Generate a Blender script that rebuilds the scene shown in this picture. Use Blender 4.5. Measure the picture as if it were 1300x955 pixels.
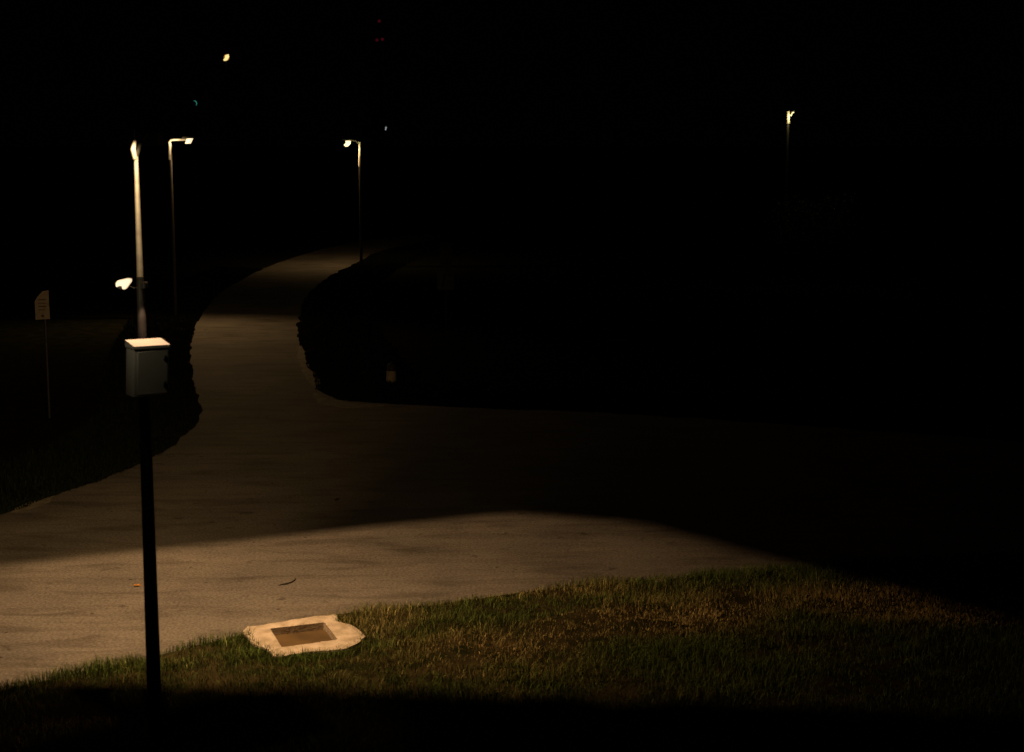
import bpy, bmesh, math, random
import numpy as np
from mathutils import Vector, Matrix
R = math.radians
random.seed(7); rng = np.random.default_rng(7)
for o in list(bpy.data.objects): bpy.data.objects.remove(o)
S = bpy.context.scene; COL = S.collection

# ------------------------------------------------------------------ camera
F, CX, CY, CAMZ, PITCH = 1865.0, 650.0, 432.0, 6.0, R(7.7)      # lens in photo pixels (51.6 mm)
cd = bpy.data.cameras.new('camera'); cam = bpy.data.objects.new('camera', cd); COL.objects.link(cam)
cam.location = (0, 0, CAMZ); cam.rotation_euler = (R(90) - PITCH, 0, 0)
cd.sensor_width = 36; cd.lens = 36 * F / 1300; cd.shift_y = -(477.5 - CY) / 1300
cd.clip_start = .1; cd.clip_end = 3000
cd.dof.use_dof = True; cd.dof.focus_distance = 30; cd.dof.aperture_fstop = 2.4
S.camera = cam
# ------------------------------------------------------------------ night sky, exposure
w = bpy.data.worlds.new('World'); S.world = w; w.use_nodes = True
bg = w.node_tree.nodes['Background']; bg.inputs[0].default_value = (.75, .85, 1, 1); bg.inputs[1].default_value = .00016
S.view_settings.view_transform = 'Standard'; S.view_settings.look = 'None'
S.view_settings.exposure = 0; S.view_settings.gamma = 1; S.view_settings.use_curve_mapping = False
WARM = (1, .61, .29)

# ------------------------------------------------------------------ surveying: where a sight line meets the ground / a distance
def ray(px, py):
    x, y = (px - CX) / F, (CY - py) / F
    return Vector((x, math.cos(PITCH) + y * math.sin(PITCH), -math.sin(PITCH) + y * math.cos(PITCH)))
def G(px, py, z=0):
    d = ray(px, py); return Vector((0, 0, CAMZ)) + d * ((z - CAMZ) / d.z)
def P(px, py, Y):
    d = ray(px, py); return Vector((0, 0, CAMZ)) + d * (Y / d.y)

# ------------------------------------------------------------------ helpers
def tag(o, label=None, cat=None, group=None, kind=None):
    for k, v in (('label', label), ('category', cat), ('group', group), ('kind', kind)):
        if v: o[k] = v
    return o
def link(name, me, m, parent=None):
    o = bpy.data.objects.new(name, me); COL.objects.link(o)
    if m: me.materials.append(m)
    if parent: o.parent = parent; o.matrix_parent_inverse = Matrix.Translation(-parent.location) if False else Matrix()
    return o
def obj(name, bm, m, parent=None, smooth=True):
    if parent: bmesh.ops.translate(bm, verts=bm.verts, vec=-Vector(parent['_w']))
    me = bpy.data.meshes.new(name); bmesh.ops.recalc_face_normals(bm, faces=bm.faces)
    bm.to_mesh(me); bm.free()
    if smooth:
        me.shade_smooth() if hasattr(me, 'shade_smooth') else None
        me.set_sharp_from_angle(angle=R(38))
    o = bpy.data.objects.new(name, me); COL.objects.link(o); me.materials.append(m)
    if parent: o.parent = parent; o['_w'] = list(parent['_w'])
    return o
def empty(name, loc, *a, **k):
    o = bpy.data.objects.new(name, None); COL.objects.link(o); o.location = loc; o['_w'] = list(loc)
    o.empty_display_size = .1
    return tag(o, *a, **k)
def tube(bm, pts, rad, n=14, caps=True):
    pts = [Vector(p) for p in pts]; rad = rad if hasattr(rad, '__len__') else [rad] * len(pts)
    rings = []; up = None
    for i, p in enumerate(pts):
        t = (pts[min(i + 1, len(pts) - 1)] - pts[max(i - 1, 0)]).normalized()
        if up is None: up = t.orthogonal().normalized()
        a = (up - t * up.dot(t)).normalized(); b = t.cross(a); up = a
        rings.append([bm.verts.new(p + (a * math.cos(k * 2 * math.pi / n) + b * math.sin(k * 2 * math.pi / n)) * rad[i]) for k in range(n)])
    for r0, r1 in zip(rings, rings[1:]):
        for k in range(n): bm.faces.new((r0[k], r0[(k + 1) % n], r1[(k + 1) % n], r1[k]))
    if caps: bm.faces.new(rings[0][::-1]); bm.faces.new(rings[-1])
    return bm
def box(bm, c, s, rot=None, bev=0, seg=2):
    r = bmesh.ops.create_cube(bm, size=1); vs = r['verts']
    bmesh.ops.scale(bm, vec=s, verts=vs)
    if bev:
        es = list({e for v in vs for e in v.link_edges})
        g = bmesh.ops.bevel(bm, geom=es, offset=bev, segments=seg, affect='EDGES', profile=.6)
        vs = list({v for f in g['faces'] for v in f.verts} | {v for v in vs if v.is_valid})
    if rot is not None: bmesh.ops.rotate(bm, cent=(0, 0, 0), matrix=rot, verts=vs)
    bmesh.ops.translate(bm, vec=c, verts=vs)
    return bm
def prism(bm, poly, n, depth):                                    # poly: 3D points, extruded along n
    n = Vector(n).normalized() * depth
    a = [bm.verts.new(Vector(p)) for p in poly]; b = [bm.verts.new(Vector(p) + n) for p in poly]
    bm.faces.new(a); bm.faces.new(b[::-1])
    for i in range(len(a)):
        j = (i + 1) % len(a); bm.faces.new((a[i], b[i], b[j], a[j]))
    return bm
def spline(pts, step=6, closed=False):
    pts = [np.array(p, float) for p in pts]; n = len(pts); out = []
    for i in range(n if closed else n - 1):
        p0 = pts[(i - 1) % n] if (closed or i) else pts[i]; p1 = pts[i]; p2 = pts[(i + 1) % n]
        p3 = pts[(i + 2) % n] if (closed or i + 2 < n) else p2
        for k in range(step):
            t = k / step
            out.append(.5 * (2 * p1 + (p2 - p0) * t + (2 * p0 - 5 * p1 + 4 * p2 - p3) * t * t + (3 * p1 - p0 - 3 * p2 + p3) * t ** 3))
    if not closed: out.append(pts[-1])
    return np.array(out)
_lat = rng.random((128, 128))
def vnoise(x, y):
    x = np.asarray(x, float); y = np.asarray(y, float)
    xi = np.floor(x).astype(int); yi = np.floor(y).astype(int); fx = x - xi; fy = y - yi
    fx = fx * fx * (3 - 2 * fx); fy = fy * fy * (3 - 2 * fy); L = lambda a, b: _lat[a % 128, b % 128]
    return (L(xi, yi) * (1 - fx) + L(xi + 1, yi) * fx) * (1 - fy) + (L(xi, yi + 1) * (1 - fx) + L(xi + 1, yi + 1) * fx) * fy
def fbm(x, y, o=4):
    s = 0; a = .5
    for i in range(o): s = s + a * vnoise(x * 2 ** i + 17 * i, y * 2 ** i + 31 * i); a *= .5
    return s / (1 - .5 ** o)

# ------------------------------------------------------------------ materials
def mat(name, col, rough=.6, metal=0, col2=None, scale=8, bump=0, bscale=None, detail=6, emit=None, estr=0, spec=.4):
    m = bpy.data.materials.new(name); m.use_nodes = True; nt = m.node_tree; N = nt.nodes; b = N['Principled BSDF']
    b.inputs['Roughness'].default_value = rough; b.inputs['Metallic'].default_value = metal
    b.inputs['Specular IOR Level'].default_value = spec
    b.inputs['Base Color'].default_value = (*col, 1)
    tc = N.new('ShaderNodeTexCoord')
    def noise(sc, d=detail):
        n = N.new('ShaderNodeTexNoise'); n.inputs['Scale'].default_value = sc; n.inputs['Detail'].default_value = d
        nt.links.new(tc.outputs['Object'], n.inputs['Vector']); return n
    c2 = col2 or tuple(c * .7 for c in col)
    n = noise(scale); r = N.new('ShaderNodeValToRGB'); r.color_ramp.elements[0].position = .35; r.color_ramp.elements[1].position = .65
    r.color_ramp.elements[0].color = (*c2, 1); r.color_ramp.elements[1].color = (*col, 1)
    nt.links.new(n.outputs['Fac'], r.inputs['Fac']); nt.links.new(r.outputs['Color'], b.inputs['Base Color'])
    if bump:
        n2 = noise(bscale or scale * 4); bp = N.new('ShaderNodeBump'); bp.inputs['Strength'].default_value = bump; bp.inputs['Distance'].default_value = .02
        nt.links.new(n2.outputs['Fac'], bp.inputs['Height']); nt.links.new(bp.outputs['Normal'], b.inputs['Normal'])
    if emit: b.inputs['Emission Color'].default_value = (*emit, 1); b.inputs['Emission Strength'].default_value = estr
    return m
def asphalt():
    m = bpy.data.materials.new('worn_asphalt'); m.use_nodes = True; nt = m.node_tree; N = nt.nodes; b = N['Principled BSDF']; L = nt.links.new
    b.inputs['Roughness'].default_value = .85; b.inputs['Specular IOR Level'].default_value = .08
    tc = N.new('ShaderNodeTexCoord')
    def noise(sc, d, map_=None, dist=0):
        n = N.new('ShaderNodeTexNoise'); n.inputs['Scale'].default_value = sc; n.inputs['Detail'].default_value = d; n.inputs['Distortion'].default_value = dist
        if map_:
            mp = N.new('ShaderNodeMapping'); mp.inputs['Rotation'].default_value = (0, 0, map_[0]); mp.inputs['Scale'].default_value = map_[1]
            L(tc.outputs['Object'], mp.inputs['Vector']); L(mp.outputs['Vector'], n.inputs['Vector'])
        else: L(tc.outputs['Object'], n.inputs['Vector'])
        return n
    def ramp(n, p0, c0, p1, c1):
        r = N.new('ShaderNodeValToRGB'); e = r.color_ramp.elements; e[0].position = p0; e[1].position = p1
        e[0].color = (*c0, 1); e[1].color = (*c1, 1); L(n.outputs['Fac'], r.inputs['Fac']); return r
    def mul(a, c):
        x = N.new('ShaderNodeMix'); x.data_type = 'RGBA'; x.blend_type = 'MULTIPLY'; x.inputs[0].default_value = 1
        L(a, x.inputs[6]); L(c, x.inputs[7]); return x.outputs[2]
    base = ramp(noise(.55, 6, dist=.4), .3, (.124, .111, .098), .7, (.192, .168, .143))
    speck = ramp(noise(26, 3), .36, (.72, .72, .72), .64, (1.18, 1.18, 1.18))
    fine = ramp(noise(95, 2), .35, (.8, .8, .8), .65, (1.14, 1.14, 1.14))
    streak = ramp(noise(1.3, 5, (R(-24), (.5, 1.9, 1)), .8), .34, (.74, .73, .71), .5, (1.05, 1.05, 1.05))
    spots = ramp(noise(3.1, 4), .27, (.55, .53, .5), .36, (1, 1, 1))
    vo = N.new('ShaderNodeTexVoronoi'); vo.inputs['Scale'].default_value = 1.9; L(tc.outputs['Object'], vo.inputs['Vector'])
    vr = N.new('ShaderNodeValToRGB'); ve = vr.color_ramp.elements; ve[0].position = .035; ve[1].position = .06
    ve[0].color = (.35, .33, .3, 1); ve[1].color = (1, 1, 1, 1); L(vo.outputs['Distance'], vr.inputs['Fac'])
    tread = ramp(noise(1.1, 3, (R(-24), (.25, 1.1, 1)), 2.2), .34, (.84, .83, .82), .46, (1, 1, 1))
    c = mul(mul(mul(mul(base.outputs[0], speck.outputs[0]), fine.outputs[0]), streak.outputs[0]), spots.outputs[0])
    c = mul(mul(c, vr.outputs[0]), tread.outputs[0])
    L(c, b.inputs['Base Color'])
    n2 = noise(60, 4); bp = N.new('ShaderNodeBump'); bp.inputs['Strength'].default_value = .55; bp.inputs['Distance'].default_value = .012
    n3 = noise(4, 4); ad = N.new('ShaderNodeMath'); ad.operation = 'MULTIPLY_ADD'; ad.inputs[1].default_value = 1.5
    L(n3.outputs['Fac'], ad.inputs[0]); L(n2.outputs['Fac'], ad.inputs[2]); L(ad.outputs[0], bp.inputs['Height']); L(bp.outputs['Normal'], b.inputs['Normal'])
    return m
def blade_mat():
    m = bpy.data.materials.new('grass_blades'); m.use_nodes = True; nt = m.node_tree; b = nt.nodes['Principled BSDF']
    a = nt.nodes.new('ShaderNodeAttribute'); a.attribute_name = 'tint'
    nt.links.new(a.outputs['Color'], b.inputs['Base Color']); b.inputs['Roughness'].default_value = .75; b.inputs['Specular IOR Level'].default_value = .05
    return m
M = dict(
    asphalt=asphalt(), blades=blade_mat(),
    soil=mat('soil', (.016, .015, .007), .95, col2=(.009, .010, .004), scale=2.5, bump=.8, bscale=9, spec=0),
    verge=mat('verge_soil', (.045, .034, .016), .95, col2=(.014, .016, .006), scale=3.2, bump=.9, bscale=30, spec=0),
    sand=mat('pale_sand', (.24, .20, .14), .95, col2=(.12, .10, .07), scale=5, bump=.6, bscale=40),
    concrete=mat('rough_concrete', (.60, .50, .40), .9, col2=(.36, .29, .21), scale=6, bump=.8, bscale=26),
    lid=mat('rusty_lid', (.13, .078, .027), .8, col2=(.075, .044, .015), scale=2.5, bump=.12),
    post=mat('galvanised_post', (.34, .33, .31), .5, .3, col2=(.26, .25, .24), scale=12),
    dark=mat('dark_painted_steel', (.035, .035, .035), .55, .2, scale=10),
    cabinet=mat('grey_white_cabinet', (.66, .66, .62), .5, col2=(.58, .57, .53), scale=3),
    poleunlit=mat('unlit_dark_pole', (.03, .028, .026), .6, scale=6),
    latch=mat('black_latch', (.015, .015, .015), .4),
    leaf=mat('orange_leaf', (.5, .2, .02), .7), twig=mat('twig_bark', (.03, .022, .014), .9),
    bark=mat('tree_bark', (.09, .07, .05), .95, bump=.8, scale=12),
    crown=mat('tree_leaves', (.07, .085, .03), .7, col2=(.035, .05, .015), scale=2),
    sign=mat('pale_sign_panel', (.25, .205, .155), .6, col2=(.18, .15, .115), scale=14),
    signdim=mat('grey_sign_panel', (.30, .30, .28), .6, col2=(.22, .22, .21), scale=14),
    print=mat('sign_print', (.06, .04, .035), .6),
    bollard=mat('bollard_stone', (.55, .45, .32), .9, col2=(.40, .33, .23), scale=9, bump=.5),
    cap=mat('bollard_cap', (.06, .055, .045), .8),
    stone=mat('pale_stone', (.38, .33, .22), .9, bump=.6),
)
def glow(name, col, s): return mat(name, (.8, .8, .8), .4, emit=col, estr=s)
M['lens'] = glow('lit_lens', (1, .74, .45), 1.15)
M['lens_far'] = glow('lit_lens_far', (1, .76, .46), 1.2)
M['amber'] = glow('amber_halo', (1, .38, .03), .30)
M['amber_core'] = glow('amber_core', (1, .72, .26), 1.25)
M['teal'] = glow('teal_signal', (.10, .62, .50), .28)
M['red'] = glow('red_beacon', (.5, .02, .05), .07)
M['white_dim'] = glow('dim_white_lamp', (.8, .85, .9), .35)

# ------------------------------------------------------------------ ground, road
def sheet(name, pts, z, m, kind='structure'):
    bm = bmesh.new(); f = bm.faces.new([bm.verts.new((p[0], p[1], z)) for p in pts])
    bmesh.ops.triangulate(bm, faces=[f]); bmesh.ops.recalc_face_normals(bm, faces=bm.faces)
    if bm.faces[:] and sum(f.normal.z for f in bm.faces) < 0: bmesh.ops.reverse_faces(bm, faces=bm.faces)
    me = bpy.data.meshes.new(name); bm.to_mesh(me); bm.free(); me.materials.append(m)
    o = bpy.data.objects.new(name, me); COL.objects.link(o); return tag(o, kind=kind)
sheet('ground', [(-900, -60), (900, -60), (900, 1800), (-900, 1800)], 0, M['soil'])
g2 = lambda l: [tuple(G(*p)[:2]) for p in l]
lower = [(1700, 688), (1300, 700), (1120, 713), (960, 725), (850, 735), (760, 741), (700, 748), (630, 757), (560, 767), (500, 773), (440, 779),
         (380, 790), (310, 805), (180, 838), (50, 866), (-100, 902), (-300, 955)]
upper_l = [(-320, 765), (-100, 686), (0, 653), (60, 633), (140, 604), (200, 577), (238, 547), (252, 522), (244, 485), (240, 445), (252, 405),
           (285, 368), (340, 339), (400, 319), (450, 308), (490, 302), (560, 293)]
upper_r = [(560, 303), (490, 317), (455, 334), (420, 351), (395, 373), (381, 402), (384, 440), (396, 475), (418, 503), (480, 512), (560, 516),
           (800, 526), (1300, 560), (1700, 590)]
def ragged(pts, amp, sc):
    p = np.array(pts); d = np.gradient(p, axis=0); n = np.stack([-d[:, 1], d[:, 0]], 1); n /= np.linalg.norm(n, axis=1)[:, None] + 1e-9
    return p + n * ((fbm(p[:, 0] * sc + 5, p[:, 1] * sc) - .5) * 2 * amp)[:, None]
eL = spline(g2(lower), 14); eUL = ragged(spline(g2(upper_l), 16), .09, 1.6); eUR = ragged(spline(g2(upper_r), 16), .16, 1.1)
eL = ragged(eL, .035, 4)
sheet('road', list(eL) + list(eUL) + list(eUR), .004, M['asphalt'])
# lower road edge as Y(x), for the verge
o_ = np.argsort(eL[:, 0]); ex, ey = eL[o_, 0], eL[o_, 1]
edgeY = lambda x: np.interp(x, ex, ey)
HUM = [(G(742, 790, .05), .34, .10, .11), (G(690, 800, .05), .32, .11, .09), (G(828, 796, .05), .42, .10, .08), (G(560, 800), .5, .16, .04), (G(1040, 815), .6, .2, .07), (G(900, 812), .5, .2, .05)]
def vh(x, y):
    d = edgeY(x) - y; r = np.clip(d / .35, 0, 1); r = r * r * (3 - 2 * r)
    h = .012 + r * (.035 + .13 * (fbm(x * .9, y * .9 + 9) - .35) + .07 * (fbm(x * 3.3 + 4, y * 3.3) - .5))
    for c, sx, sy, a in HUM: h = h + a * np.exp(-((x - c.x) / sx) ** 2 - ((y - c.y) / sy) ** 2)
    q = G(386, 809); k = np.clip((np.hypot((x - q.x) / 1.15, (y - q.y) / .95) - .75) / .35, 0, 1)
    return h * k - .02 * (1 - k) * (d > 0)
nx, ny = 340, 110
X = np.linspace(-9.5, 17, nx); T = np.linspace(0, 1, ny) ** 1.15
XX = np.repeat(X[:, None], ny, 1); E = edgeY(X)[:, None]; YY = E + (11.0 - E) * T[None]
pit = g2([(343, 801), (412, 793), (429, 815), (358, 825)])
pc = np.mean(pit, axis=0)
ZZ = vh(XX, YY); ZZ[:, 0] = -.02
def grid(name, XX, YY, ZZ, m, cut=None):
    nx, ny = XX.shape; v = np.stack([XX, YY, ZZ], -1).reshape(-1, 3); i = np.arange(nx * ny).reshape(nx, ny)
    q = np.stack([i[:-1, :-1], i[:-1, 1:], i[1:, 1:], i[1:, :-1]], -1).reshape(-1, 4)
    me = bpy.data.meshes.new(name); me.from_pydata(v.tolist(), [], q.tolist()); me.materials.append(m); me.shade_smooth()
    o = bpy.data.objects.new(name, me); COL.objects.link(o); return o
tag(grid('grass_verge', XX, YY, ZZ, M['verge']), kind='structure')

def blades(name, x, y, z, h, wd, tint, lean=.45):
    n = len(x); a = rng.random(n) * 2 * np.pi; la = rng.random(n) * 2 * np.pi; ll = rng.random(n) * lean * h
    dx, dy = np.cos(a) * wd / 2, np.sin(a) * wd / 2; lx, ly = np.cos(la) * ll, np.sin(la) * ll
    V = np.zeros((n, 5, 3))
    V[:, 0] = np.stack([x - dx, y - dy, z - .01], 1); V[:, 1] = np.stack([x + dx, y + dy, z - .01], 1)
    V[:, 2] = np.stack([x + dx * .8 + lx * .3, y + dy * .8 + ly * .3, z + h * .55], 1); V[:, 3] = np.stack([x - dx * .8 + lx * .3, y - dy * .8 + ly * .3, z + h * .55], 1)
    V[:, 4] = np.stack([x + lx, y + ly, z + h * (1 - .25 * ll / (lean * h + 1e-6))], 1)
    b = np.arange(n)[:, None] * 5
    me = bpy.data.meshes.new(name); me.vertices.add(n * 5); me.vertices.foreach_set('co', V.ravel())
    loops = np.concatenate([b + 0, b + 1, b + 2, b + 3, b + 3, b + 2, b + 4], 1).ravel().astype(np.int32)
    me.loops.add(n * 7); me.loops.foreach_set('vertex_index', loops); me.polygons.add(n * 2)
    st = (np.arange(n)[:, None] * 7 + np.array([0, 4])[None]).ravel().astype(np.int32)
    me.polygons.foreach_set('loop_start', st); me.update(calc_edges=True); me.validate()
    at = me.attributes.new('tint', 'FLOAT_COLOR', 'POINT'); c = np.ones((n, 5, 4)); c[:, :, :3] = tint[:, None]; at.data.foreach_set('color', c.ravel())
    me.materials.append(M['blades']); o = bpy.data.objects.new(name, me); COL.objects.link(o); return tag(o, kind='stuff')
cx_, cy_ = G(386, 809)[:2]
ring_px = [(311, 800), (325, 797), (358, 791), (392, 785), (410, 784), (427, 783), (430, 790), (447, 796), (461, 806), (460, 816), (445, 824), (422, 828), (385, 831), (352, 836), (343, 829), (325, 822), (315, 814)]
ring = np.array(g2(ring_px))
def inside(px, py, poly):
    r = np.zeros(len(px), bool); j = len(poly) - 1
    for i in range(len(poly)):
        xi, yi = poly[i]; xj, yj = poly[j]
        c = ((yi > py) != (yj > py)) & (px < (xj - xi) * (py - yi) / (yj - yi + 1e-12) + xi); r ^= c; j = i
    return r
N = 340000
x = rng.uniform(-7.2, 8.6, N); y = rng.uniform(12.6, 21.5, N); d = edgeY(x) - y
clump = fbm(x * 1.7, y * 1.7); patch = fbm(x * .55 + 40, y * .9 + 12)
keep = (d > -.03 * rng.random(N)) & (rng.random(N) < np.clip(.35 + 1.5 * (clump - .25), .18, 1)) & ~inside(x, y, ring * .9 + ring.mean(0) * .1) & (np.abs(x) < y * .37 + .4)
x, y, d, clump, patch = x[keep], y[keep], d[keep], clump[keep], patch[keep]
dry = np.exp(-((d - 2.0) / .8) ** 2) * np.clip((x + 2.2) / 1.6, 0, 1) * 1.1 + (patch - .5) * 2.4 + rng.normal(0, .22, len(x)) - .05 - .5 * np.clip((d - 3) / .8, 0, 1)
dry = np.clip(dry, 0, 1)[:, None]
br = (rng.uniform(.35, 1.3, len(x)) + 1.2 * (rng.random(len(x)) > .93))[:, None]
tint = ((1 - dry) * np.array([.105, .15, .036]) + dry * np.array([.52, .39, .165])) * br
tall = np.exp(-((d - .35) / .3) ** 2) * .5
h = (.04 + .11 * np.clip(clump * 1.6 - .35, 0, 1) + .05 * tall) * (1 - .55 * dry[:, 0]) * rng.uniform(.45, 1.4, len(x)) * (1 + .5 * (rng.random(len(x)) > .97))
blades('grass', x, y, vh(x, y), h, rng.uniform(.003, .0075, len(x)), tint, 1.15)
# rougher growth along the far path edges
def strip(name, edge, side, y0, y1, wmax, dens, h0, h1, c0):
    e = np.array(edge); e = e[(e[:, 1] > y0) & (e[:, 1] < y1)]; dd = np.diff(e, axis=0); L = np.linalg.norm(dd, axis=1); cum = np.concatenate([[0], np.cumsum(L)])
    n = int(cum[-1] * wmax * dens); s = rng.random(n) * cum[-1]; k = np.clip(np.searchsorted(cum, s) - 1, 0, len(L) - 1); t = (s - cum[k]) / L[k]
    nn = np.stack([-dd[:, 1], dd[:, 0]], 1) / L[:, None]; off = rng.random(n) ** 1.4 * wmax - .04
    p = e[k] + dd[k] * t[:, None] + nn[k] * side * off[:, None]; cl = fbm(p[:, 0] * 3.1, p[:, 1] * 3.1)
    kk = rng.random(n) < cl * 1.7 - .1; p = p[kk]; off = off[kk]; cl = cl[kk]; m = len(p)
    hh = (h0 + (h1 - h0) * np.clip(off / wmax * 1.2 + cl - .5, 0, 1)) * rng.uniform(.6, 1.3, m)
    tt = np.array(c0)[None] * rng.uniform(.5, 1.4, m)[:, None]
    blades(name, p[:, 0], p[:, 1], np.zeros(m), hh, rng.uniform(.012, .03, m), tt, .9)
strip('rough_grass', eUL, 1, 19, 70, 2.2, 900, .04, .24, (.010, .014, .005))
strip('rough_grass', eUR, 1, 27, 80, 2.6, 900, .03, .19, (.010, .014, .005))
# sandy shoulders
def shoulder(px):
    p = spline(g2(px), 8, True); sheet('sand_shoulder', ragged(p, .1, 3), .008, M['sand'])
shoulder([(398, 498), (415, 506), (455, 513), (480, 514), (490, 516), (475, 518), (440, 519), (405, 512)])
shoulder([(12, 651), (40, 638), (66, 630), (60, 638), (30, 648)])
shoulder([(384, 440), (392, 462), (408, 490), (398, 492), (382, 468), (377, 445)])

# ------------------------------------------------------------------ concrete collar with sunken square cover
cc = empty('utility_cover', G(386, 809), 'square sunken brown cover in a ragged pale concrete collar at the grass edge', 'utility cover')
bm = bmesh.new(); zt, zb, zp = .035, -.03, -.065
outer = ragged(spline(ring, 5, True), .06, 7); inner = []
c4 = [np.array(p) for p in pit]
for i in range(4):
    for t in np.linspace(0, 1, 14, endpoint=False): inner.append(c4[i] * (1 - t) + c4[(i + 1) % 4] * t)
inner = np.array(inner)
ang = lambda p: np.arctan2(p[:, 1] - pc[1], p[:, 0] - pc[0])
K = 96; th = np.linspace(-np.pi, np.pi, K, endpoint=False)
def radial(poly):
    out = []
    for t in th:
        dx, dy = math.cos(t), math.sin(t); best = 0
        for i in range(len(poly)):
            a = poly[i] - pc; b = poly[(i + 1) % len(poly)] - pc; e = b - a; den = dx * e[1] - dy * e[0]
            if abs(den) < 1e-12: continue
            s = (a[0] * e[1] - a[1] * e[0]) / den; u = (a[0] * dy - a[1] * dx) / den
            if s > 0 and -1e-6 <= u <= 1 + 1e-6: best = max(best, s)
        out.append(pc + np.array([dx, dy]) * best)
    return out
ro, ri = radial(outer), radial(inner)
lv = [[bm.verts.new((*q, z)) for q in ps] for ps, z in ((ro, zb), ([o * .97 + i * .03 for o, i in zip(ro, ri)], zt - .012))]
for f in (.3, .55, .8, .95): lv.append([bm.verts.new(((o * (1 - f) + i * f)[0], (o * (1 - f) + i * f)[1], zt + .012 * (vnoise(k * .7, f * 9) - .5))) for k, (o, i) in enumerate(zip(ro, ri))])
lv.append([bm.verts.new((*q, zt - .006)) for q in ri]); lv.append([bm.verts.new((*q, zp - .02)) for q in ri])
for a, b in zip(lv, lv[1:]):
    for k in range(K): bm.faces.new((a[k], a[(k + 1) % K], b[(k + 1) % K], b[k]))
obj('collar', bm, M['concrete'], cc)
# the pit is let into the ground: the soil is open under it
bm = bmesh.new(); prism(bm, [(*(pc + (q - pc) * 1.02), zp) for q in c4], (0, 0, -1), .04); 
obj('cover_plate', bm, M['lid'], cc, False)
# cut the hole out of ground and verge
for nm in ('ground', 'grass_verge', 'road'):
    o = bpy.data.objects[nm]; b = bmesh.new(); b.from_mesh(o.data)
    if nm == 'ground':
        ff = [f for f in b.faces]; bmesh.ops.delete(b, geom=ff, context='FACES')
        for v in list(b.verts): b.verts.remove(v)
        hole = [b.verts.new((*(pc + (q - pc) * 1.12), 0)) for q in c4]
        big = [b.verts.new(v) for v in ((-900, 1800, 0), (900, 1800, 0), (900, -60, 0), (-900, -60, 0))]
        for i in range(4): b.faces.new((big[i], big[(i + 1) % 4], hole[(i + 1) % 4], hole[i]))
        bmesh.ops.recalc_face_normals(b, faces=b.faces)
        if sum(f.normal.z for f in b.faces) < 0: bmesh.ops.reverse_faces(b, faces=b.faces)
    elif nm == 'grass_verge':
        hp = [tuple(pc + (q - pc) * 1.25) for q in c4]
        ce = np.array([f.calc_center_median()[:2] for f in b.faces]); ins = inside(ce[:, 0], ce[:, 1], hp)
        bmesh.ops.delete(b, geom=[f for f, k in zip(list(b.faces), ins) if k], context='FACES')
    b.to_mesh(o.data); b.free()

# ------------------------------------------------------------------ lamps
def light(name, kind, loc, power, parent, r=.01, col=WARM, target=None, angle=120, blend=.6):
    l = bpy.data.lights.new(name, kind); l.energy = power; l.color = col; l.shadow_soft_size = r
    o = bpy.data.objects.new(name, l); COL.objects.link(o); o.parent = parent; o.location = Vector(loc) - Vector(parent['_w'])
    if kind == 'SPOT':
        l.spot_size = R(angle); l.spot_blend = blend; d = Vector(target) - Vector(loc); o.rotation_euler = d.to_track_quat('-Z', 'Y').to_euler()
    return o
# near post
AX, AY = -3.42, 14.0
AX = P(172, 178, AY).x
LY, LZ = AY + 2.9, 6.03; LX = P(180, 178, LY).x
t = empty('lamp_post', (AX, AY, 0), 'tall tapered lamp post in front of the road carrying the pale electrical box', 'lamp post', 'lamp posts along the paths')
bm = bmesh.new(); tube(bm, [(AX, AY, -.02), (AX, AY, .35), (AX, AY, 3.4), (AX, AY, 4.72)], [.078, .072, .056, .036], 24)
obj('pole', bm, M['dark'], t)  # darker lower pole: the fading lamplight is put into the colour
bm = bmesh.new(); tube(bm, [(AX, AY, 4.70), (AX, AY, 4.725), (AX, AY, 5.86)], [.034, .030, .019], 24)
obj('lit_upper_pole', bm, M['post'], t)  # paler stretch puts the lamplit top into the colour
bm = bmesh.new(); tube(bm, [(AX, AY, 0), (AX, AY, .02), (AX, AY, .025), (AX, AY, .06)], [.15, .15, .085, .082], 24); obj('base_plate', bm, M['dark'], t)
bm = bmesh.new(); tube(bm, [(AX - .004, AY - .02, 5.84), (AX - .012, AY - .05, 5.93), (AX, AY - .03, 6.0), (AX + .003, AY, 6.05)], [.020, .024, .016, .003], 12); obj('finial', bm, M['post'], t)
bm = bmesh.new(); tube(bm, [(AX, AY, 5.86), (AX + .004, AY + .2, 6.02), (AX - .2, AY + 1.2, 6.07), (LX, AY + 2.8, 6.07)], [.02, .018, .018, .018], 10); obj('arm', bm, M['dark'], t)
# cut-off luminaire over the road: opaque housing, aperture plate, its opening shaped to outline the light pool
Lp = np.array([LX, LY]); hd = .08
pool = [G(-420, 763), G(640, 652), G(800, 663), G(1420, 832)]; near = [G(1380, 925), G(500, 886), G(-420, 868)]  # near corners added to cut the light off the verge
pool = [np.array(p[:2]) for p in pool + near]
zp_ = LZ - hd; hole = [Lp + (p - Lp) * hd / LZ for p in pool]
hc = empty('_tmp', (0, 0, 0)); bpy.data.objects.remove(hc)
bm = bmesh.new(); K = 64; th2 = np.linspace(-np.pi, np.pi, K, endpoint=False); pc_s = pc; pc = np.mean(hole, axis=0); th = th2
ri = radial(np.array(hole)); pc2 = pc; HR = .165
ro = [np.array([pc2[0] + max(-HR, min(HR, HR * 1.5 * math.cos(a))), pc2[1] + max(-HR, min(HR, HR * 1.5 * math.sin(a)))]) for a in th]
pc = pc_s
v0 = [bm.verts.new((*q, zp_)) for q in ri]; v1 = [bm.verts.new((*q, zp_)) for q in ro]; v2 = [bm.verts.new((*q, LZ + .07)) for q in ro]
v3 = [bm.verts.new((*(q * .6 + pc2 * .4), LZ + .10)) for q in ro]
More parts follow.
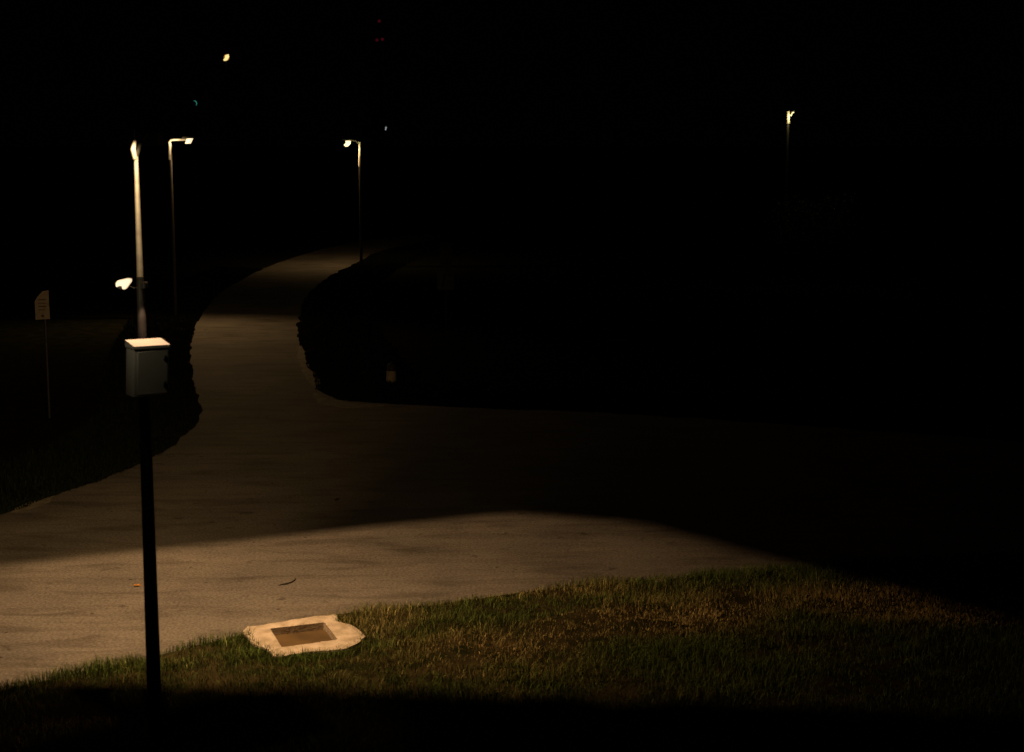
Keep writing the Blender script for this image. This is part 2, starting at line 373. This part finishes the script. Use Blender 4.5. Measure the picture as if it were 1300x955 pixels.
for a, b in ((v0, v1), (v1, v2), (v2, v3)):
    for k in range(K): bm.faces.new((a[k], a[(k + 1) % K], b[(k + 1) % K], b[k]))
bm.faces.new(v3); hs = obj('luminaire', bm, M['dark'], t, False)
light('bulb', 'SPOT', (LX, LY, LZ), 2250, t, .003, WARM, G(185, 765), 160, 1)
# small hood lamp added on the near side to brighten the post top
hx, hy, hz = AX + .12, AY - .5, 6.14
bm = bmesh.new(); tube(bm, [(AX, AY - .02, 5.97), (AX + .02, AY - .12, 6.2), (hx, hy + .05, hz + .05)], .009, 8); obj('bracket', bm, M['dark'], t)
bm = bmesh.new(); tube(bm, [(hx, hy, hz - .045), (hx, hy, hz + .03), (hx, hy, hz + .06)], [.05, .045, .012], 16, False); obj('added_shade', bm, M['dark'], t)
light('bulb', 'SPOT', (hx, hy, hz - .05), 150, t, .02, (1, .66, .30), (AX, AY, 5.6), 70, .6)  # light of the added hood lamp, brightens the post top

# cabinet fixed to the post
def cab_pt(px, py, Y): return P(px, py, Y)
cy0 = AY - .15
c = P(187, 471, cy0); W_, H_, D_ = .355, .46, .175
rz = Matrix.Rotation(R(40), 4, 'Z'); rz2 = Matrix.Rotation(R(2.4), 4, 'Y')
base = (c.x, c.y, c.z - H_ / 2)
e = empty('electrical_box', base, 'pale grey electrical box with brightly lit lid fixed on the near lamp post', 'electrical box')
rot = rz2 @ rz
bm = bmesh.new(); box(bm, (0, 0, 0), (W_, D_, H_), None, .008); bmesh.ops.rotate(bm, cent=(0, 0, 0), matrix=rot, verts=bm.verts); bmesh.ops.translate(bm, vec=c, verts=bm.verts); obj('cabinet', bm, M['cabinet'], e)
bm = bmesh.new()
zb_ = H_ / 2 + .001
tp = [(-W_/2-.008, -D_/2-.012, .0), (W_/2+.008, -D_/2-.012, .0), (W_/2+.008, D_/2+.006, .04), (-W_/2-.008, D_/2+.006, .04)]
lo_ = [bm.verts.new((x_, y_, zb_)) for x_, y_, _ in tp]; hi_ = [bm.verts.new((x_, y_, zb_ + .026 + z_)) for x_, y_, z_ in tp]
bm.faces.new(lo_[::-1]); bm.faces.new(hi_)
for i in range(4): bm.faces.new((lo_[i], lo_[(i + 1) % 4], hi_[(i + 1) % 4], hi_[i]))
bmesh.ops.rotate(bm, cent=(0, 0, 0), matrix=rot, verts=bm.verts); bmesh.ops.translate(bm, vec=c, verts=bm.verts); obj('lid', bm, M['cabinet'], e, False)
bm = bmesh.new(); box(bm, (.01, -D_ / 2 - .004, -.005), (W_ - .05, .006, H_ - .05), None, .002, 1); bmesh.ops.rotate(bm, cent=(0, 0, 0), matrix=rot, verts=bm.verts); bmesh.ops.translate(bm, vec=c, verts=bm.verts); dr = obj('door', bm, M['cabinet'], e)
for zz in (.13, -.12):
    bm = bmesh.new(); box(bm, (W_ / 2 - .045, -D_ / 2 - .014, zz), (.018, .014, .05), Matrix.Rotation(R(14), 4, 'Y'), .003, 1)
    bmesh.ops.rotate(bm, cent=(0, 0, 0), matrix=rot, verts=bm.verts); bmesh.ops.translate(bm, vec=c, verts=bm.verts); obj('latch', bm, M['latch'], dr)

# side floodlight on the post
fp = P(155, 361, AY - .02)
fl = empty('floodlight', (fp.x, fp.y, fp.z), 'small glowing floodlight on a thin side arm halfway up the near post', 'floodlight')
pp = P(182, 362, AY)
bm = bmesh.new(); tube(bm, [(pp.x, pp.y, pp.z - .01), (pp.x - .09, pp.y, pp.z - .03), (fp.x + .05, fp.y, fp.z - .01)], .006, 8); obj('arm', bm, M['dark'], fl)
bm = bmesh.new(); tube(bm, [(pp.x, pp.y, pp.z - .03), (pp.x, pp.y, pp.z + .03)], .046, 16); box(bm, (pp.x + .035, pp.y - .04, pp.z + .01), (.022, .03, .03), None, .004, 1); obj('clamp', bm, M['dark'], fl)
bm = bmesh.new(); k = 14 / F
def q(px, py, dy=0): v = P(px, py, AY - .44); return (v.x, v.y + dy, v.z)
prism(bm, [q(*p) for p in [(146.5, 360), (149, 356.5), (154, 355.5), (160, 354), (165.5, 354.5), (165.5, 358), (162, 362.5), (158.5, 367.5), (154.5, 367), (155.5, 363), (151, 362.5), (147.5, 365)]], (0, 1, 0), .06)
bmesh.ops.bevel(bm, geom=bm.edges[:], offset=.004, segments=1, affect='EDGES'); obj('lens', bm, M['lens'], fl, False)
bm = bmesh.new(); hb = P(156, 361, AY - .21); box(bm, hb, (.09, .34, .05), Matrix.Rotation(R(14), 4, 'Z'), .01); obj('housing', bm, M['dark'], fl)
light('bulb', 'SPOT', (fp.x - .01, fp.y + .09, fp.z - .02), 1650, fl, .03, (1, .62, .26), G(110, 578), 53, 1)
bm = bmesh.new(); tube(bm, [(pp.x, pp.y - .04, pp.z + .02), (c.x, c.y, pp.z + .03)], .008, 8); tube(bm, [(c.x, c.y, pp.z + .035), (c.x, c.y, pp.z + .03), (c.x, c.y, pp.z - .01)], [.012, .024, .028], 14, False); obj('added_downlight', bm, M['dark'], fl)  # small lamp added over the box to brighten its lid
light('bulb', 'SPOT', (c.x, c.y, pp.z), 27, fl, .015, (1, .58, .32), (c.x, c.y, c.z), 62, .35)  # light of the lamp added over the box lid
light('bulb', 'POINT', (fp.x + .05, AY - .78, fp.z - .05), 2.3, fl, .04, (1, .82, .5))  # helper light added in front to brighten the box faces

# distant lamp posts
def far_lamp(name, base, poly_pole, r, label, power_pole, heads, arm, headm, lamps, extra=None):
    t = empty(name, base, label, 'lamp post', 'lamp posts along the paths'); b = Vector(base); return t
def lamp_far(Y, px_pole, py_top, label, r, head_poly, arm_pts, depth=.25, headmat='lens_far', spots=(), points=(), armmat='post', r_top=.6, lit_top=203):
    top = P(px_pole, py_top, Y); t = empty('lamp_post', (top.x, Y, 0), label, 'lamp post', 'lamp posts along the paths')
    bm = bmesh.new(); tube(bm, [(top.x, Y, -.02), (top.x, Y, .5), (top.x, Y, top.z)], [r, r * .95, r * r_top], 12); obj('pole', bm, M['poleunlit'], t)  # dark tone paints in the unlit length of the pole
    bm = bmesh.new(); tube(bm, [P(px_pole, py_top - .5, Y), P(px_pole, lit_top, Y)], [r * r_top * 1.12, r * r_top * 1.2], 12); obj('lit_top', bm, M['post'], t)  # paler top piece stands in for the lamplit part of the pole
    if arm_pts:
        bm = bmesh.new(); tube(bm, [P(a, b_, Y) for a, b_ in arm_pts], r * .62, 10); obj('arm', bm, M[armmat], t)
    for hp in head_poly:
        bm = bmesh.new(); prism(bm, [P(a, b_, Y - depth / 2) for a, b_ in hp], (0, 1, 0), depth); obj('lens', bm, M[headmat], t, False)
    if head_poly:
        xs = [a for hp in head_poly for a, _ in hp]; ys = [b_ for hp in head_poly for _, b_ in hp]
        c0 = P((min(xs) + max(xs)) / 2, min(ys) - 1.2, Y); w_ = (max(xs) - min(xs) + 4) / F * Y
        bm = bmesh.new(); box(bm, c0, (w_, depth * 1.3, .05), None, .012); obj('luminaire', bm, M['dark'], t)
    for (px, py, dy, tgt, pw, ang, bl) in spots: v = P(px, py, Y); light('bulb', 'SPOT', (v.x, v.y + dy, v.z - .06), pw, t, .05, (1, .62, .26), tgt, ang, bl)
    for (px, py, dy, pw, cl) in points: v = P(px, py, Y); light('bulb', 'POINT', (v.x, v.y + dy, v.z), pw, t, .04, cl)
    return t
YB, YC, YD = 50., 71., 60.
lamp_far(YB, 216, 182, 'distant lamp post whose short arm points right with two slanting lights', .075,
         [[(237, 176), (239.3, 176), (237.5, 182.5), (234.8, 182.5)], [(240.6, 175.8), (243.4, 175.8), (240.2, 182.5), (238.2, 182.5)]],
         [(216, 187), (215, 181), (217, 178), (222, 177.3), (238, 177.3)],
         spots=[(236, 183, 0, G(140, 448), 900, 146, 1)], points=[(221, 182.5, -.3, 24, (1, .70, .33))])
lamp_far(YC, 456.5, 181, 'farthest lamp post beside the curving path with a bright head left of its pole', .08,
         [[(438.5, 178.8), (444.8, 178.8), (444.2, 182.5), (441.3, 186), (438.5, 186.3), (436.3, 184.2), (438.8, 181.8)]],
         [(456.5, 184), (452, 178.5), (440, 177.8)], armmat='dark',
         spots=[(441, 188, 0, G(449, 336), 340, 168, 1)], points=[(452, 190, -.35, 32, (1, .80, .30))], lit_top=212)
tD = lamp_far(YD, 1000.5, 142, 'isolated lamp post far off to the right with a thin yellow lit pole top', .075,
         [], [(1001, 145), (1004, 147), (1006.5, 142)], armmat='post', points=[(1004, 149, -.3, 24, (1, .80, .32))], r_top=.8, lit_top=157)
bm = bmesh.new(); box(bm, P(1007, 141.6, YD), (.09, .2, .05), None, .01); obj('luminaire', bm, M['dark'], tD)
bm = bmesh.new(); box(bm, P(1007, 142.9, YD), (.05, .12, .02), None, .004, 1); obj('lens', bm, M['white_dim'], tD)

# amber lamp far behind, on a tall mast
v = P(287, 73, 150); t = empty('mast_lamp', (v.x, 150, 0), 'single amber lamp glowing high up above all the lamp posts', 'mast lamp')
bm = bmesh.new(); tube(bm, [(v.x, 150, 0), (v.x, 150, v.z - .3)], [.16, .08], 10); obj('pole', bm, M['dark'], t)
bm = bmesh.new(); prism(bm, [P(*p, 149.6) for p in [(285.6, 70.5), (289.5, 69), (290.3, 72), (287.6, 76.6), (284.2, 77.3), (283.6, 75.6), (286, 73.4)]], (0, 1, 0), .3); obj('lens', bm, M['amber_core'], t, False)
bm = bmesh.new(); bmesh.ops.create_icosphere(bm, subdivisions=2, radius=.28); bmesh.ops.scale(bm, vec=(1, .6, 1.15), verts=bm.verts); bmesh.ops.translate(bm, vec=(v.x, 150.2, v.z), verts=bm.verts); obj('lamp_halo', bm, M['amber'], t)  # glowing shell added as the halo around the lamp
# green signal
v = P(247, 131, 120); t = empty('signal_light', (v.x, 120, 0), 'dim teal crescent signal light high up below the amber lamp', 'signal light')
bm = bmesh.new(); tube(bm, [(v.x, 120, 0), (v.x, 120, v.z - .3)], [.14, .07], 10); obj('pole', bm, M['dark'], t)
bm = bmesh.new(); box(bm, (v.x, 120.15, v.z), (.5, .2, .7), None, .04); obj('housing', bm, M['dark'], t)
bm = bmesh.new(); arc = [P(245.6, 128.3, 119.8), P(247.6, 128.1, 119.8), P(249, 129.6, 119.8), P(249.8, 131.6, 119.8), P(249.2, 134, 119.8)]; tube(bm, arc, [.012, .03, .036, .034, .015], 8); obj('lens', bm, M['teal'], t)
# radio mast with three red beacons
YM = 300; v = P(481, 27, YM); hgt = v.z
t = empty('radio_mast', (v.x, YM, 0), 'tall lattice mast with three tiny dim red beacons above the farthest lamp post', 'radio mast')
bm = bmesh.new(); cs = [(-.6, -.6), (.6, -.6), (.6, .6), (-.6, .6)]; lv_ = np.linspace(0, hgt - .6, 16)
for a, b_ in cs: tube(bm, [(v.x + a, YM + b_, 0), (v.x + a * .3, YM + b_ * .3, hgt - .6)], .05, 6)
for i in range(15):
    for s in range(4):
        f0, f1 = 1 - .7 * i / 15, 1 - .7 * (i + 1) / 15; a, b_ = cs[s], cs[(s + 1) % 4]
        tube(bm, [(v.x + a[0] * f0, YM + a[1] * f0, lv_[i]), (v.x + b_[0] * f1, YM + b_[1] * f1, lv_[i + 1])], .025, 4)
obj('lattice', bm, M['dark'], t)
for px, py in ((481.5, 27), (478.5, 51), (485.5, 50)):
    p = P(px, py, YM - 1.2); bm = bmesh.new(); bmesh.ops.create_icosphere(bm, subdivisions=2, radius=.3); bmesh.ops.translate(bm, vec=p, verts=bm.verts)
    bo = obj('beacon', bm, M['red'], t); bm = bmesh.new(); tube(bm, [p, (v.x, YM, p.z - .1)], .04, 6); obj('bracket', bm, M['dark'], bo)
# tiny pale lamp beyond
v = P(490, 163, 110); t = empty('small_lamp', (v.x, 110, 0), 'tiny pale glint of a lamp just right of and above the farthest lamp post', 'small lamp')
bm = bmesh.new(); tube(bm, [(v.x, 110, 0), (v.x, 110, v.z - .15)], [.07, .05], 8); obj('pole', bm, M['dark'], t)
bm = bmesh.new(); tube(bm, [P(489.4, 165.6, 110), P(490.2, 161.2, 110)], [.03, .055], 8); obj('lens', bm, M['white_dim'], t)

# ------------------------------------------------------------------ signs
def sign(base_px, Y, polys, label, pole_px, pole_top, m, marks, lean=0):
    b = G(*base_px); Y = b.y; t = empty('sign_post', (b.x, b.y, 0), label, 'sign')
    tp = P(pole_px, pole_top, Y); bm = bmesh.new(); tube(bm, [(b.x, b.y, -.02), (tp.x, Y, tp.z)], .028, 10); obj('pole', bm, M['dark'], t)
    for i, pl in enumerate(polys):
        bm = bmesh.new(); prism(bm, [P(*p, Y - .05) for p in pl], (0, 1, 0), .012); pn = obj('sign_panel', bm, m, t, False)
        for j, mk in enumerate(marks[i]):
            bm = bmesh.new(); prism(bm, [P(*p, Y - .05) for p in mk], (0, -1, 0), .004); obj('printing', bm, M['print'], pn, False)
    return t
rc = lambda x0, y0, x1, y1: [(x0, y0), (x1, y0), (x1, y1), (x0, y1)]
sign((63, 531), 0, [[(44, 383), (48, 376), (54, 370), (61.5, 368.5), (62.2, 388), (63.6, 405.3), (45.2, 406)]],
     'pale narrow sign with a slanted top corner on a thin pole at the left', 56, 372, M['sign'],
     [[rc(48.5, 380, 58, 381.3), rc(48.5, 384.5, 58.5, 385.6), rc(49, 388.5, 59, 389.8), rc(49, 393, 57, 394), [(52, 400), (55, 399.4), (57, 401), (54.5, 403.4), (52.3, 402.4)]]])
sign((567, 425), 0, [rc(559, 308, 574, 339.5), rc(555, 344.5, 576.5, 368)],
     'very dim sign post, tall panel above a wider one, right of the curving path', 566, 309, M['signdim'],
     [[rc(561.5, 312, 571.5, 313), rc(561.5, 334, 571.5, 334.8)], [[(563, 348), (566.5, 347), (562.5, 365), (560, 365)], rc(569, 349, 573, 351), rc(570, 357, 574, 358.4)]])

# ------------------------------------------------------------------ bollard
b = G(497, 489); t = empty('bollard', (b.x, b.y, 0), 'short rounded bollard standing alone in the dark beside the path bend', 'bollard')
bm = bmesh.new(); tube(bm, [(b.x, b.y, -.01), (b.x, b.y, .05), (b.x, b.y, .30), (b.x, b.y, .36)], [.125, .13, .12, .112], 20); obj('post_body', bm, M['bollard'], t)
bm = bmesh.new(); tube(bm, [(b.x, b.y, .362), (b.x, b.y, .42), (b.x, b.y, .50), (b.x, b.y, .55), (b.x, b.y, .565)], [.108, .112, .095, .055, .02], 20); obj('cap', bm, M['cap'], t)

# ------------------------------------------------------------------ litter on the road and verge
v = G(174, 745); bm = bmesh.new()
pts = [(math.cos(a) * (.045 + .02 * math.cos(5 * a)), math.sin(a) * (.03 + .014 * math.cos(5 * a))) for a in np.linspace(0, 2 * math.pi, 30, endpoint=False)]
f = bm.faces.new([bm.verts.new((v.x + x_, v.y + y_, .010 + .012 * abs(y_) / .04 + .006)) for x_, y_ in pts]); bmesh.ops.triangulate(bm, faces=[f])
g = bmesh.ops.extrude_face_region(bm, geom=bm.faces[:]); bmesh.ops.translate(bm, vec=(0, 0, .002), verts=[e for e in g['geom'] if isinstance(e, bmesh.types.BMVert)])
tag(obj('fallen_leaf', bm, M['leaf']), 'small orange leaf on the road beside the near post', 'leaf')
bm = bmesh.new(); tube(bm, [G(*p, .016) for p in [(353, 743), (358, 742), (364, 741), (370, 739), (374.5, 736), (375.5, 733.5)]], [.004, .008, .01, .009, .007, .003], 7)
tag(obj('twig', bm, M['twig']), 'thin curved dark twig on the road above the square cover', 'twig')
v = G(428, 635, .02); bm = bmesh.new(); tube(bm, [v + Vector((-.05, 0, 0)), v + Vector((0, .02, .012)), v + Vector((.045, 0, .03))], [.004, .022, .003], 6)
tag(obj('curled_leaf', bm, M['twig']), 'tiny curled leaf on the dim road above the lit pool', 'leaf')
def rock(px, py, s, label):
    v = G(px, py); bm = bmesh.new(); bmesh.ops.create_icosphere(bm, subdivisions=3, radius=1)
    for q_ in bm.verts: q_.co *= 1 + .35 * (float(vnoise(q_.co.x * 2 + px, q_.co.y * 2 + q_.co.z * 2)) - .5)
    bmesh.ops.scale(bm, vec=s, verts=bm.verts); bmesh.ops.translate(bm, vec=(v.x, v.y, s[2] * .45), verts=bm.verts)
    tag(obj('stone', bm, M['stone']), label, 'stone', 'stones at the verge edge')
rock(840, 740.5, (.09, .10, .04), 'flat pale stone where the grass meets the road at the right')
rock(782, 748, (.035, .04, .025), 'smaller pale stone in straw left of the flat one')

# ------------------------------------------------------------------ tree at the right, barely lit by the far lamp
def tree(px, Y, h, cr, label):
    b = P(px, 180, Y); b.z = 0; t = empty('tree', b, label, 'tree'); bm = bmesh.new()
    tube(bm, [b + Vector((0, 0, -.05)), b + Vector((.05, 0, h * .3)), b + Vector((-.1, .1, h * .6)), b + Vector((0, 0, h * .85))], [.16, .12, .08, .03], 10)
    rn = random.Random(5); ends = []
    for i in range(22):
        a = rn.random() * 6.28; z0 = h * (.35 + .45 * rn.random()); e_ = b + Vector((math.cos(a) * cr * rn.uniform(.5, .95), math.sin(a) * cr * rn.uniform(.5, .95), z0 + h * rn.uniform(.05, .22)))
        s_ = b + Vector((0, 0, z0 - .1)); tube(bm, [s_, (s_ + e_) / 2 + Vector((0, 0, .1)), e_], [.04, .025, .008], 6); ends.append(e_)
    obj('trunk', bm, M['bark'], t)
    n = 9000; c = np.array([list(rn.choice(ends)) for _ in range(n)]) + rng.normal(0, 1, (n, 3)) * np.array([.36, .36, .25])
    a = rng.normal(0, 1, (n, 3)); a /= np.linalg.norm(a, axis=1)[:, None]; bb = np.cross(a, rng.normal(0, 1, (n, 3))); bb /= np.linalg.norm(bb, axis=1)[:, None]
    s = rng.uniform(.03, .065, n)[:, None]; V = np.stack([c - a * s, c + bb * s * .5, c + a * s, c - bb * s * .5], 1) - np.array(t['_w'])
    me = bpy.data.meshes.new('crown'); me.from_pydata(V.reshape(-1, 3).tolist(), [], np.arange(n * 4).reshape(n, 4).tolist()); me.materials.append(M['crown'])
    o = bpy.data.objects.new('crown', me); COL.objects.link(o); o.parent = t
tree(1036, 57, 4.1, 1.5, 'low dark tree barely visible below the isolated right lamp post')

for o in bpy.data.objects:
    if '_w' in o: del o['_w']
